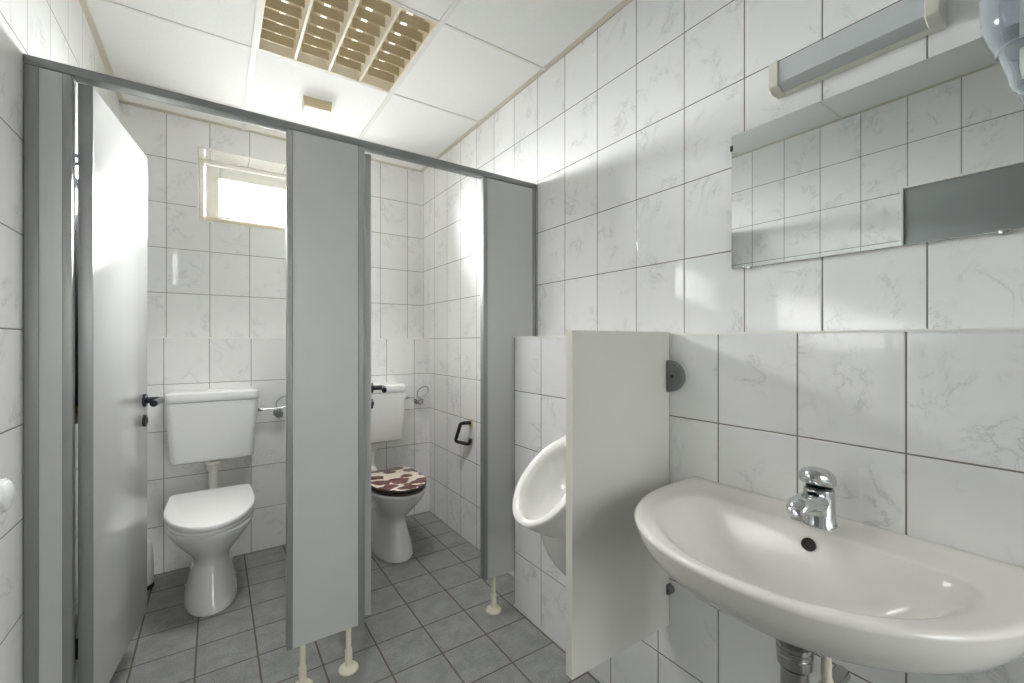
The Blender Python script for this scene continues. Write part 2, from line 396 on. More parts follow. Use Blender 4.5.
WIN = (-0.080, 0.870, 1.930, 2.345)
def window():
    wx0, wx1, wz0, wz1 = WIN; y0, y1 = 3.27, 3.33
    m = MB(); f = .026
    m.box((wx0, y0, wz0), (wx0 + f, y1, wz1)); m.box((wx1 - f, y0, wz0), (wx1, y1, wz1))
    m.box((wx0 + f, y0, wz0), (wx1 - f, y1, wz0 + f)); m.box((wx0 + f, y0, wz1 - f), (wx1 - f, y1, wz1))
    w = struct(m.build('window_1', M_WHITE, bevel=.004), 'small white hopper window high in the back wall', 'window')
    m = MB(); a, b, c, d = wx0 + f + .003, wx1 - f - .003, wz0 + f + .003, wz1 - f - .003; s = .07; ya, yb = 3.28, 3.325
    m.box((a, ya, c), (a + s, yb, d)); m.box((b - s, ya, c), (b, yb, d)); m.box((a + s, ya, c), (b - s, yb, c + s * .8)); m.box((a + s, ya, d - s), (b - s, yb, d))
    m.build('window_sash', M_WHITE, w, bevel=.005)
    m = MB(); m.box((a + s, 3.30, c + s * .8), (b - s, 3.305, d - s)); m.build('window_pane', M_GLASS, w)
    m = MB(); m.box((wx0 + .012, YB - .012, wz0 - .001), (wx1 - .012, y0, wz0 + .022), .004); m.build('window_sill', M_SILL, w)
    m = MB(); e = .008   # thin white corner bead around the tiled recess
    m.box((wx0 - e, YB - .004, wz0 - e), (wx0, YB + .01, wz1 + e)); m.box((wx1, YB - .004, wz0 - e), (wx1 + e, YB + .01, wz1 + e))
    m.box((wx0, YB - .004, wz1), (wx1, YB + .01, wz1 + e)); m.box((wx0, YB - .004, wz0 - e), (wx1, YB + .01, wz0))
    m.build('window_bead', M_WHITE, w)

def entrance_door():
    y0, y1, z1 = -0.16, 0.748, 2.03
    m = MB(); f = .012
    m.box((XL, y1 - f, 0), (XL + .03, y1, z1)); m.box((XL, y0, 0), (XL + .03, y0 + f, z1)); m.box((XL, y0 + f, z1 - f), (XL + .03, y1 - f, z1))
    d = struct(m.build('door_1', M_WHITE, bevel=.002), 'grey entrance door in the left wall seen in the mirror', 'door')
    m = MB(); m.box((XL + .001, y0 + f + .002, .008), (XL + .024, y1 - f - .002, z1 - f - .002), .002); m.build('door_leaf', M_DOORG, d)
    m = MB(); m.lathe([(.024, 0), (.024, .008), (.009, .01), (.009, .045)], 20, Matrix.Translation((XL + .024, y0 + .08, 1.03)) @ Euler((0, PI / 2, 0)).to_matrix().to_4x4())
    m.tube([(XL + .066, y0 + .08, 1.03), (XL + .068, y0 + .14, 1.03), (XL + .066, y0 + .20, 1.03)], .009)
    m.build('door_handle', M_CHROMED, d)

# ------------------------------------------------------------------ stall fronts

PZ0, PZ1 = 0.161, 1.962
def panel(label, x0, x1, wl, wr, feet, ml=M_ALU, mr_=M_ALU):
    t = thing('partition_panel', label, 'partition', ((x0 + x1) / 2, YF + .016, PZ0), 0, 'grey stall front panels')
    ox, oy, oz = t.location
    L = lambda p: (p[0] - ox, p[1] - oy, p[2] - oz)
    m = MB(); m.box(L((x0 + wl, YF + .003, PZ0)), L((x1 - wr, YF + .029, PZ1))); m.build('board', M_PANEL, t)
    if wl: m = MB(); m.box(L((x0, YF, PZ0)), L((x0 + wl, YF + .032, PZ1)), .003); m.build('edge_profile', ml, t)
    if wr: m = MB(); m.box(L((x1 - wr, YF, PZ0)), L((x1, YF + .032, PZ1)), .003); m.build('edge_profile', mr_, t)
    for fx in feet:
        f0 = MB(); f0.lathe([(.035, 0), (.035, .006), (.030, .013), (.016, .020), (.0145, .020)], 28, Matrix.Translation((fx - ox, YF + .018 - oy, -oz)))
        b = f0.build('foot', M_FOOT, t)
        f1 = MB(); f1.lathe([(.013, .019), (.013, .075), (.0095, .079), (.0095, PZ0 + .002)], 20, Matrix.Translation((fx - ox, YF + .018 - oy, -oz)))
        f1.build('foot_post', M_FOOT, b)
    return t


def stall_door(label, hinge, ang, width, edge):
    # local frame: +x from hinge to free end, y thickness 0..th, handle side is y = 0 (mirror=+1)
    th = .030
    t = thing('stall_door', label, 'door', (hinge[0], hinge[1], 0), ang, 'grey white stall doors')
    z0, z1 = 0.165, 1.955
    m = MB(); m.box((.004, 0, z0), (width, th, z1), .0015); m.build('door_leaf', M_DOORW, t)
    m = MB(); m.box((0, -.001, z0), (.006, th + .001, z1), .001); m.build('edge_profile', edge, t)
    xh = width - .048
    for sy, out in ((0, -1), (th, 1)):
        Rm = Euler((PI / 2 if out < 0 else -PI / 2, 0, 0)).to_matrix().to_4x4()
        m = MB(); m.lathe([(.025, 0), (.025, .006), (.022, .009), (.011, .010), (.011, .012)], 24, Matrix.Translation((xh, sy, 1.0)) @ Rm)
        pts = [(xh, sy + out * .010, 1.0), (xh, sy + out * .042, 1.0), (xh - .006, sy + out * .054, 1.0), (xh - .020, sy + out * .058, 1.0), (xh - .130, sy + out * .058, 1.0)]
        m.tube(pts, .0120, 14)
        m.build('handle', M_NAVY, t)['label'] = 'dark blue plastic lever handle'
        m = MB(); m.lathe([(.024, 0), (.024, .006), (.020, .009)], 24, Matrix.Translation((xh, sy, .922)) @ Rm)
        m.box((xh - .003, sy + out * .009 - .003, .912), (xh + .003, sy + out * .009 + .003, .932))
        m.build('lock_rosette', M_BLACK, t)
    return t

def stalls():
    t = thing('header_rail', 'long grey metal rail running across the tops of both stall fronts', 'rail', (.432, YF + .02, 1.962), 0)
    m = MB(); m.box((XL + .001 - .432, -.022, .0005), (XR - .001 - .432, .022, .026), .003); m.build('rail_profile', M_ALUD, t)
    m = MB(); m.box((XL + .001 - .432, .012, -.012), (XL + .095 - .432, .020, .001)); m.build('rail_stop', M_ALUD, t)
    panel('narrow grey panel between the left wall and the open left stall door', XL + .001, -.326, .029, .021, [])
    panel('wide grey panel standing on two cream feet between the two stalls', .204, .468, .019, .024, [.256, .413])
    panel('grey panel on one cream foot next to the urinal wall', .988, 1.284, .022, .024, [1.051])
    # divider between the stalls
    t = thing('partition_panel', 'grey divider wall between the two toilets behind the middle panel', 'partition', (.428, 2.33, PZ0), 0, 'grey stall front panels')
    m = MB(); m.box((-.013, YF + .034 - 2.33, 0), (.013, YBL - .002 - 2.33, PZ1 - PZ0)); m.build('board', M_PANEL, t)
    for y in (2.85,):
        f0 = MB(); f0.lathe([(.035, 0), (.035, .006), (.030, .013), (.016, .020), (.0145, .020)], 28, Matrix.Translation((0, y - 2.33, -PZ0)))
        b = f0.build('foot', M_FOOT, t)
        f1 = MB(); f1.lathe([(.013, .019), (.013, .075), (.0095, .079), (.0095, PZ0 + .002)], 20, Matrix.Translation((0, y - 2.33, -PZ0)))
        f1.build('foot_post', M_FOOT, b)
    # doors: left one hinged by the left panel, right one hinged by the middle panel
    stall_door('left stall door swung open, brightly lit by the window', (-.289, 1.700), math.atan2(.545, .067), .547, M_ALU)
    stall_door('right stall door swung fully open, seen edge on beside the middle panel', (.500, 1.716), math.radians(73.3), .520, M_PANEL)

# ------------------------------------------------------------------ toilets
def dshape(cx, yf, yb, hw, n=56, e=2.3, back=0.55, bs=5.5, taper=0.0):
    """plan outline of a toilet part: rounded front at y = yf, straighter back at y = yb"""
    out = []; ym = yf + (yb - yf) * back
    for i in range(n):
        t = 2 * PI * i / n; c, s = math.cos(t), math.sin(t)
        if s < 0:
            x = math.copysign(abs(c) ** (2 / e), c) * hw; y = ym - abs(s) ** (2 / e) * (ym - yf)
        else:
            x = math.copysign(abs(c) ** (2 / bs), c) * hw * (1 - taper * abs(s) ** (2 / bs)); y = ym + abs(s) ** (2 / bs) * (yb - ym)
        out.append((cx + x, y))
    return out

def toilet(label, x, seat_kind):
    t = thing('toilet', label, 'toilet', (x, 2.56 if seat_kind == 'white' else 2.535, 0), 0, 'floor standing toilets')
    Y = 2.56; ptop, px0, py0 = (.590, .009, .298) if seat_kind == 'white' else (.571, -.03, .323)
    secs = [  # z, y front, y back, half width, exponent
        (0.000, 2.380, 2.80, .108, 2.2), (0.012, 2.376, 2.80, .111, 2.2), (0.05, 2.392, 2.79, .105, 2.2), (0.10, 2.412, 2.775, .094, 2.2), (0.15, 2.428, 2.76, .083, 2.2),
        (0.19, 2.438, 2.755, .076, 2.2), (0.208, 2.436, 2.755, .077, 2.2), (0.230, 2.420, 2.755, .085, 2.2), (0.265, 2.382, 2.755, .105, 2.2), (0.30, 2.342, 2.76, .128, 2.2),
        (0.335, 2.306, 2.765, .150, 2.2), (0.365, 2.282, 2.77, .166, 2.2), (0.385, 2.272, 2.77, .173, 2.2), (0.394, 2.270, 2.77, .174, 2.2), (0.400, 2.276, 2.765, .170, 2.2)]
    if seat_kind != 'white': secs = [(z, yf, yb, hw * (1 - .06 * z / .4), e) for z, yf, yb, hw, e in secs]
    rings = [[(px, py - Y, z) for px, py in dshape(0, yf, yb, hw, 56, e)] for z, yf, yb, hw, e in secs]
    m = MB(); m.loft(rings); pan = m.build('pan', M_CER, t, angle=50)
    m = MB()
    # outlet bend at the back and screw cap
    m.tube([(0, .20, .17), (0, .29, .18), (0, .36, .18)], [.06, .055, .052], 20); m.build('outlet', M_CER, t)
    for s in (-1, 1):
        m = MB(); m.lathe([(.011, 0), (.011, .004), (.006, .009)], 16, Matrix.Translation((s * .096, .06, .055)) @ Euler((0, s * PI / 2, 0)).to_matrix().to_4x4()); m.build('screw_cap', M_PLW, t)
    m = MB(); m.tube([(px0, py0, ptop - .02), (px0, py0, .49), (px0, py0, .42), (px0 * .6, .283, .385), (0, .248, .368), (0, .19, .365)], .0225, 20); fp = m.build('flush_pipe', M_PIPE, t)
    m = MB(); m.lathe([(.030, ptop - .052), (.034, ptop - .047), (.035, ptop - .022), (.042, ptop - .016), (.042, ptop - .002), (.034, ptop)], 24, Matrix.Translation((px0, py0, 0))); m.build('collar', M_PIPE, fp)
    if seat_kind == 'white':
        def slab(z0, z1, yf, yb, hw, rise, e=2.0, back=.6, r=.006):
            rr = []
            for z, ins in ((z0, r), (z0 + r, 0), (z1 - r, 0), (z1 - r * .3, r * .5), (z1, r * 1.6)):
                rr.append([(px, py - Y, z + rise * (py - yf) / (yb - yf)) for px, py in dshape(0, yf + ins, yb - ins, hw - ins, 96, e, back, 16, .04)])
            return rr
        m = MB(); m.loft(slab(.401, .4185, 2.262, 2.742, .176, .014, r=.003)); m.build('seat', M_SEATW, t, angle=50)
        m = MB(); m.loft(slab(.4190, .448, 2.252, 2.756, .180, .016, r=.005)); m.build('lid', M_SEATW, t, angle=50)
        hm = M_PLW
    else:
        def slab(z0, z1, yf, yb, hw, r=.006, e=2.0, back=.50):
            rr = []
            for z, ins in ((z0, r), (z0 + r, 0), (z1 - r, 0), (z1 - r * .3, r * .5), (z1, r * 1.6)):
                rr.append([(px, py - Y, z) for px, py in dshape(0, yf + ins, yb - ins, hw - ins, 64, e, back)])
            return rr
        m = MB(); m.loft(slab(.401, .419, 2.268, 2.71, .157)); m.build('seat', M_BROWN, t, angle=50)['label'] = 'dark brown seat'
        m = MB(); m.loft(slab(.4205, .438, 2.264, 2.715, .160)); lid = m.build('lid', [M_BROWN, M_GIR], t, angle=50)
        for p in lid.data.polygons:
            if p.normal.z > 0.7: p.material_index = 1
        lid['label'] = 'lid with brown and cream giraffe pattern'
        hm = M_CHROMED
    for s in (-1, 1):
        m = MB(); m.lathe([(.014, .40), (.014, .425), (.010, .43)], 16, Matrix.Translation((s * .075, 2.735 - Y, 0))); m.build('hinge', hm, t)
    return t

def cistern(label, x):
    t = thing('toilet_cistern', label, 'cistern', (x, YBL, 0.604), 0, 'white wall hung cisterns')
    def sec(z, hw, d, r=.03, n=8):
        pts = []
        for cx, cy, a0 in ((hw - r, -d + r, -PI / 2), (hw - .004, -.005, 0), (-hw + .004, -.005, PI / 2), (-hw + r, -d + r, PI)):
            rr = r if cy < -.05 else .004
            for k in range(n):
                a = a0 + (PI / 2) * k / (n - 1); pts.append((cx + rr * math.cos(a), cy + rr * math.sin(a), z - .62))
        return pts
    m = MB(); m.loft([sec(.606, .160, .115), sec(.611, .174, .150), sec(.622, .181, .176), sec(.64, .184, .184), sec(.79, .194, .188), sec(.931, .202, .190)]); m.build('tank', M_PLW, t, angle=40)
    m = MB(); m.loft([sec(.9325, .204, .192), sec(.936, .206, .194), sec(.962, .206, .194), sec(.975, .204, .191), sec(.981, .195, .178), sec(.983, .180, .155)]); l = m.build('tank_lid', M_PLW, t, angle=40)
    m = MB(); m.box((-.035, -.150, .3615), (.035, -.085, .368), .004); m.build('flush_button', M_PLW, l)
    return t

def valve(label, x, z=.803):
    t = thing('water_valve', label, 'valve', (x, YBL, z), 0, 'water valves beside the cisterns')
    R = Euler((PI / 2, 0, 0)).to_matrix().to_4x4()
    m = MB(); m.lathe([(.026, 0), (.026, .004), (.018, .010), (.010, .012), (.010, .045)], 24, R); m.build('body', M_CHROMED, t)
    m = MB(); m.lathe([(.010, .043), (.019, .046), (.021, .053), (.021, .066), (.017, .071)], 18, R)
    for k in range(8):
        a = PI / 4 * k; m.box((-.003, -.013, -.003), (.003, .013, .003), rot=Euler((0, 0, 0)).to_matrix(), at=(.021 * math.cos(a), -.059, .021 * math.sin(a)))
    m.build('knob', M_CHROMED, t)
    # looped supply hose to the cistern's side
    dx = -.112
    pts = [(0, -.03, .012), (-.012, -.034, .04), (-.008, -.04, .072), (.020, -.05, .098), (.052, -.055, .100), (.062, -.055, .078), (.050, -.055, .052), (.018, -.058, .036), (-.030, -.06, .033), (-.075, -.06, .033), (dx + .022, -.06, .033)]
    m = MB(); m.tube(pts, .0042, 10, 6); m.build('hose', M_HOSE, t)
    m = MB(); m.lathe([(.008, 0), (.010, .003), (.010, .02), (.007, .024)], 12, Matrix.Translation((dx + .003, -.06, .033)) @ Euler((0, PI / 2, 0)).to_matrix().to_4x4()); m.build('nut', M_CHROMED, t)
    return t

# ------------------------------------------------------------------ sink
def sink():
    cx, cy = .90, .40; z = .838
    t = thing('sink', 'wide white ceramic wash basin under the mirror', 'sink', (XB, cy, 0.64), 0)
    n = 128
    def outer(x, y):
        if x > XB - .0012: return False
        if x > 1.05: return abs(y - .415) < .336
        u = (1.05 - x) / .368
        return u < 1 and abs(y - .415) < .336 * (1 - u ** 2.2) ** (1 / 2.2)
    def inner(x, y):
        if x > .96:
            u = (x - .96) / .053; e = 2.0
            return u < 1 and abs(y - .407) < .20 + .058 * (1 - u ** e) ** (1 / e)
        u = (.96 - x) / .250
        return u < 1 and abs(y - .409) < .262 * (1 - u ** 2.1) ** (1 / 2.1)
    def rad(f, a):
        lo, hi = 0.0, 1.0
        # march then bisect
        r = 0.0
        while f(cx + math.cos(a) * r, cy + math.sin(a) * r): r += .01
        lo, hi = r - .01, r
        for _ in range(22):
            m_ = (lo + hi) / 2
            if f(cx + math.cos(a) * m_, cy + math.sin(a) * m_): lo = m_
            else: hi = m_
        return lo
    # angles clustered so that the two back corners are hit exactly
    ang = [2 * PI * i / n for i in range(n)]
    ca = math.atan2(.3509, XB - .0013 - cx); cb = math.atan2(.3209, XB - .0013 - cx)
    for tgt in (ca, 2 * PI - cb):
        k = min(range(n), key=lambda i: abs(ang[i] - tgt)); ang[k] = tgt
    RO = [rad(outer, a) for a in ang]; RI = [rad(inner, a) for a in ang]
    def P(a, r, zz, sx=1.0, sy=1.0):
        x, y = cx + math.cos(a) * r, cy + math.sin(a) * r
        x = XB - .0013 - (XB - .0013 - x) * sx; y = cy + (y - cy) * sy
        return (x - XB, y - cy, zz - .64)
    rings = []
    # under body, from the bottom up
    for zz, sx_, sy_ in ((.690, .30, .20), (.692, .42, .34), (.700, .58, .53), (.716, .72, .70), (.735, .83, .82), (.757, .905, .90), (.780, .952, .95), (.802, .980, .98), (.818, .992, .992), (.828, .998, .998)):
        rings.append([P(a, r, zz, sx_, sy_) for a, r in zip(ang, RO)])
    rings.append([P(a, r, .832) for a, r in zip(ang, RO)])
    rings.append([P(a, r - .004, .8375) for a, r in zip(ang, RO)])
    rings.append([P(a, r - .010, .839) for a, r in zip(ang, RO)])
    for f, zz in ((.25, .8387), (.6, .8384), (.85, .8378)):
        rings.append([P(a, (ro - .010) + (ri * 1.03 - ro + .010) * f, zz) for a, ro, ri in zip(ang, RO, RI)])
    for g, zz in ((1.02, .8372), (1.0, .8355), (.975, .832), (.945, .8265), (.905, .8165), (.86, .804), (.80, .788), (.73, .771), (.64, .753), (.51, .735), (.37, .724), (.23, .717), (.11, .714)):
        rings.append([P(a, ri * g, zz) for a, ri in zip(ang, RI)])
    m = MB(); m.loft(rings); m.build('basin', M_SINK, t, angle=60)
    m = MB(); m.lathe([(.031, .7150), (.031, .7185), (.024, .7195), (.020, .7150)], 28, Matrix.Translation((cx - XB, 0, -.64))); m.build('drain', M_CHROME, t)
    # overflow ring on the back slope of the basin
    R = Euler((0, -PI / 2 + .62, 0)).to_matrix().to_4x4()
    m = MB(); m.lathe([(.0125, -.006), (.0125, .0015), (.0095, .003), (.009, .0)], 24, Matrix.Translation((.9965 - XB, -.003, .8150 - .64)) @ R); o = m.build('overflow', M_HOLE, t)
    # trap below
    px, py = .925, .392
    m = MB()
    T = lambda: Matrix.Translation((px - XB, py - cy, -.64))
    m.lathe([(.022, .694), (.022, .650), (.031, .647), (.031, .640), (.028, .638), (.031, .636), (.031, .628), (.028, .626), (.030, .624), (.030, .606), (.024, .603)], 28, T()); nut = m.build('slip_nut', M_CHROMED, t)
    m = MB(); m.lathe([(.024, .600), (.024, .52), (.034, .515), (.034, .42), (.028, .41)], 28, T()); m.build('bottle_trap', M_CHROMED, t)
    m = MB(); m.tube([(px - XB, py - cy, .49 - .64), (px - XB + .10, py - cy, .49 - .64), (px - XB + .2275, py - cy, .49 - .64)], .016, 16); m.build('waste_pipe', M_CHROMED, t)
    m = MB(); m.tube([(px + .02 - XB, py - cy - .045, .698 - .64), (px + .02 - XB, py - cy - .046, .60 - .64), (px + .05 - XB, py - cy - .055, .52 - .64)], [.007, .009, .009], 12); m.build('rod', M_FOOT, t)
    return t

def faucet():
    x, y, z = 1.066, .404, .8386
    t = thing('faucet', 'chrome single lever mixer tap on the wash basin', 'faucet', (x, y, z), 0); t.scale = (1.18, 1.18, 1.08)
    m = MB(); m.lathe([(.0275, 0), (.0275, .004), (.0255, .008), (.0245, .03), (.024, .066), (.0235, .070)], 32)
    m.build('body', M_CHROME, t)
    secs = []
    for px, pz, ry, rz in ((0, .044, .021, .022), (-.030, .050, .020, .019), (-.055, .054, .019, .0165), (-.078, .054, .018, .0145), (-.092, .050, .015, .012), (-.099, .045, .010, .008)):
        secs.append([(px + .18 * rz * math.sin(2 * PI * k / 20), ry * math.cos(2 * PI * k / 20), pz + rz * math.sin(2 * PI * k / 20)) for k in range(20)])
    m = MB(); m.loft(secs); sp = m.build('spout', M_CHROME, t, angle=50)
    m = MB(); m.lathe([(.0115, -.010), (.0115, .004)], 18, Matrix.Translation((-.082, 0, .039))); m.build('aerator', M_CHROMED, sp)
    m = MB(); m.lathe([(.0205, .070), (.0205, .074)], 28); m.build('ring', M_BLACK, t)
    secs = []
    for f, pz, ox in ((.70, .0745, 0), (.86, .076, -.001), (.97, .081, -.004), (1.0, .088, -.006), (.95, .096, -.006), (.82, .103, -.005), (.58, .1085, -.004), (.28, .111, -.003)):
        ring = []
        for k in range(32):
            c, s_ = math.cos(2 * PI * k / 32), math.sin(2 * PI * k / 32)
            x_ = ox + .030 * f * c * (1.25 if c < 0 else .95)
            ring.append((x_, .0285 * f * s_, pz - .22 * x_))
        secs.append(ring)
    m = MB(); m.loft(secs); m.build('lever', M_CHROME, t, angle=50)
    return t

def urinal():
    yc = 1.224
    t = thing('urinal', 'white ceramic wall urinal between the stall panel and the grey screen', 'urinal', (XB, yc, .346), 0)
    X = lambda x: x - XB
    n = 64
    tx, tz, nx, nz, w = 1.116, .866, .867, .596, .145
    dirv = Vector((nx - tx, 0, nz - tz)); nrm = Vector((-dirv.z, 0, dirv.x)).normalized()
    if nrm.x > 0: nrm = -nrm
    cen = Vector(((tx + nx) / 2, 0, (tz + nz) / 2)); hl = dirv.length / 2; dv = dirv.normalized()
    def ring(s_l, s_w, off, sh=0.0):
        return [cen + dv * (-math.cos(2 * PI * k / n) * hl * s_l + sh) + Vector((0, math.sin(2 * PI * k / n) * w * s_w, 0)) + nrm * off for k in range(n)]
    loc = lambda pts: [(p[0] - XB, p[1], p[2] - .346) for p in pts]
    rings = []
    # wall side outline -> belly -> rim -> inside
    def wallring(ztop, zbot, hw, xx, k0=1.0):
        return [(xx, math.sin(2 * PI * k / n) * hw, (ztop + zbot) / 2 + math.cos(2 * PI * k / n) * (ztop - zbot) / 2) for k in range(n)]
    def blend(A, B, f): return [Vector(a).lerp(Vector(b), f) for a, b in zip(A, B)]
    Wr = wallring(.905, .470, .118, XB - .0012)
    Rm = ring(1.0, 1.0, 0)
    back = [(x_, y_, z_) for x_, y_, z_ in Wr]
    rings.append(loc(back))
    for f, bulge in ((.2, .010), (.4, .016), (.6, .016), (.8, .010), (.93, .003)):
        rr = blend(back, Rm, f)
        out = []
        for k, p in enumerate(rr):
            c = math.cos(2 * PI * k / n)      # +1 top, -1 bottom
            q = Vector(p)
            q.z -= bulge * 0.9 * max(0, -c); q.y *= 1 + bulge * 2.2
            out.append(q)
        rings.append(loc(out))
    rings.append(loc(ring(1.0, 1.0, -.003))); rings.append(loc(ring(.995, .99, .003))); rings.append(loc(ring(.97, .96, .006)))
    rings.append(loc(ring(.88, .82, .005))); rings.append(loc(ring(.82, .73, -.001, .004))); rings.append(loc(ring(.78, .68, -.018, .008)))
    rings.append(loc(ring(.74, .66, -.045, .014))); rings.append(loc(ring(.66, .58, -.080, .02))); rings.append(loc(ring(.50, .42, -.112, .03))); rings.append(loc(ring(.20, .18, -.128, .04)))
    m = MB(); m.loft(rings); m.build('bowl', M_CER, t, angle=60)
    m = MB()
    secs = []
    for zz, hx, hy in ((.550, .095, .060), (.50, .090, .054), (.45, .078, .046), (.41, .064, .034), (.375, .048, .022), (.352, .036, .012), (.346, .026, .007)):
        secs.append([(-.001 - hx + hx * (math.cos(2 * PI * k / 28)), hy * math.sin(2 * PI * k / 28), zz - .346) for k in range(28)])
    m.loft(secs); m.build('outlet_cover', M_CER, t, angle=60)
    return t

def urinal_screen():
    t = thing('urinal_screen', 'tall light grey screen board on the wall between urinal and sink', 'screen', (XB, .850, .362), 0)
    m = MB(); m.box((-.397, -.012, 0), (-.003, .012, .892)); m.build('board', M_SCREEN, t)
    m = MB(); m.box((-.3995, -.012, 0), (-.397, .012, .892)); m.box((-.3995, -.012, .892), (-.003, .012, .894)); m.build('edge_band', M_SCREENEDGE, t)
    for z, k_r in ((1.122 - .362, 1.0), (.472 - .362, .32)):
        # half round clamp lying on the wall and gripping the board
        pts = []
        for k in range(17):
            a = -PI / 2 + PI * k / 16
            pts.append((-.001, -.0125 - .054 * k_r * math.cos(a), z + .048 * k_r * math.sin(a)))
        m = MB(); r0 = pts; r1 = [(-.016, p[1], p[2]) for p in pts]; cy_ = sum(p[1] for p in pts) / len(pts)
        r2 = [(-.020, cy_ + (p[1] - cy_) * .9, z + (p[2] - z) * .9) for p in pts]
        m.loft([r0, r1, r2]); b = m.build('clamp', M_GREYPL, t)
        m = MB(); m.lathe([(.005, 0), (.005, .002), (.003, .003)], 14, Matrix.Translation((-.0198, -.0125 - .0215 * k_r, z)) @ Matrix.Scale(k_r ** .5, 4) @ Euler((0, -PI / 2, 0)).to_matrix().to_4x4()); m.build('screw', M_RUBBER, b)
    return t

def mirror():
    y0, y1, z0, z1 = .114, .714, 1.4425, 1.8405
    t = thing('mirror', 'frameless rectangular mirror on the tiled wall above the sink', 'mirror', (XR, (y0 + y1) / 2, z0), 0)
    h = (y1 - y0) / 2
    m = MB(); m.box((-.008, -h, 0), (-.003, h, z1 - z0), .0008, 1); m.build('mirror_glass', M_MIRROR, t)
    for yy, zz in ((-h + .052, 0), (h - .048, 0)):
        m = MB(); m.box((-.0105, yy - .009, -.004), (-.001, yy + .009, .004), .001); m.build('clip', M_CHROMED, t)
    for yy in (-h, h):
        m = MB(); m.box((-.0105, yy - .004, z1 - z0 - .045), (-.001, yy + .003, z1 - z0 - .029), .001); m.build('clip', M_RUBBER, t)
    return t

def mirror_lamp():
    yc = .417
    t = thing('wall_lamp', 'long white strip lamp on the wall above the mirror', 'lamp', (XR, yc, 1.8945), 0)
    def prof(x0, dz=0, g=0):   # cross section: wall, front face, bevelled underside
        return [(0 - .001, .0 + g), (-.030, 0 + g), (-.056 - g * 0, .014 + g * .3), (-.056, .072 - g), (-.001, .074 - g)]
    def ext(poly, ya, yb):
        return MB().prism([(p[0], ya, p[1]) for p in poly], (0, yb - ya, 0))
    ext([(-.001, 0), (-.022, 0), (-.022, .074), (-.001, .074)], -.150, .150).build('base', M_LAMPW, t)
    ext([(-.022, .003), (-.030, .003), (-.054, .0155), (-.054, .0705), (-.022, .0705)], -.1435, .1435).build('diffuser', M_DIFF, t)
    for a, b in ((-.168, -.144), (.144, .168)):
        ext([(-.001, -.002), (-.034, -.002), (-.058, .0105), (-.058, .076), (-.001, .076)], a, b).build('end_cap', M_LAMPW, t, bevel=.002)
    return t

def dispenser():
    t = thing('dispenser', 'clear rounded plastic dispenser at the top right corner before the mirror', 'dispenser', (DX, DY, DZ), 0)
    m = MB(); m.lathe([(0.0622, .30), (0.0644, .20), (0.0622, .145), (0.0577, .122), (0.0503, .100), (0.0444, .088), (0.0418, .080)], 40); m.build('upper_shell', M_CLEARB, t, angle=60)
    m = MB(); m.lathe([(0.0411, .084), (0.0370, .066), (0.0318, .048), (0.0285, .036), (0.0270, .024), (0.0229, .012), (0.0148, .003), (0.0059, .0)], 40); m.build('lower_cup', M_CLEAR, t, angle=60)
    m = MB(); m.lathe([(0.0423, .078), (0.0444, .081), (0.0444, .085), (0.0423, .088)], 40, cap=False); m.build('rim_ring', M_CLEAR, t)
    m = MB(); m.lathe([(0.0118, .030), (0.0148, .05), (0.0148, .20), (0.0222, .24), (0.0222, .30)], 20); m.build('inner_tube', M_LAMPW, t)
    m = MB(); m.box((-.03, -.045, .25), (XR - DX - .001, .045, .30), .008); m.build('wall_bracket', M_PLW, t)
    return t
DX, DY, DZ = 1.185, .122, 1.664

# ------------------------------------------------------------------ ceiling things
def ceiling_light():
    x0, x1, y0, y1 = .150, .740, 1.620, 2.200; cx, cy = (x0 + x1) / 2, (y0 + y1) / 2
    t = thing('ceiling_light', 'square recessed ceiling light with beige louvre grid', 'ceiling light', (cx, cy, ZC), 0)
    hx, hy = (x1 - x0) / 2, (y1 - y0) / 2
    m = MB(); w = .006
    m.box((-hx, -hy, -.002), (-hx + w, hy, .085)); m.box((hx - w, -hy, -.002), (hx, hy, .085)); m.box((-hx + w, -hy, -.002), (hx - w, -hy + w, .085)); m.box((-hx + w, hy - w, -.002), (hx - w, hy, .085))
    m.build('frame', M_LOUVL, t)
    m = MB(); m.box((-hx, -hy, .086), (hx, hy, .092)); m.build('back_plate', M_LOUV, t)
    n = 4; cw = 2 * (hx - w) / n
    for i in range(1, n):
        x = -hx + w + cw * i
        m = MB(); m.prism([(x - .005, -hy + w, .002), (x + .005, -hy + w, .002), (x + .016, -hy + w, .054), (x - .016, -hy + w, .054)], (0, 2 * (hy - w), 0)); m.build('louvre_divider', M_LOUVL, t)
    nb = 8; p = 2 * (hy - w) / nb
    for i in range(n):
        xa = -hx + w + cw * i + (.0165 if i else .001); xb = -hx + w + cw * (i + 1) - (.0165 if i < n - 1 else .001)
        for k in range(1, nb):
            y = -hy + w + p * k
            m = MB()
            # blade with a bowed lower edge
            secs = []
            for q in range(9):
                f = q / 8; x = xa + (xb - xa) * f; zb = .004
                secs.append([(x, y - .0015, zb), (x, y + .0015, zb), (x, y + .006, .041), (x, y - .006, .041)])
            m.loft(secs); m.build('louvre_blade', M_LOUV, t)
    for i in range(n):
        x = -hx + w + cw * (i + .5)
        m = MB(); m.tube([(x, -hy + .012, .071), (x, hy - .012, .071)], .012, 14); m.build('fluorescent_tube', M_TUBE, t)
    # downward area light added below the louvre to lift floor and lids: its spread ends at about 50 degrees from the vertical
    l = bpy.data.lights.new('louvre_light', 'AREA'); l.shape = 'SQUARE'; l.size = .56; l.energy = ADDED_LAMP_W; l.spread = math.radians(104); l.color = (1.0, .985, .96)
    lo = bpy.data.objects.new('louvre_light', l); lo.location = (0, 0, -.001); C.objects.link(lo); lo.parent = t
    return t

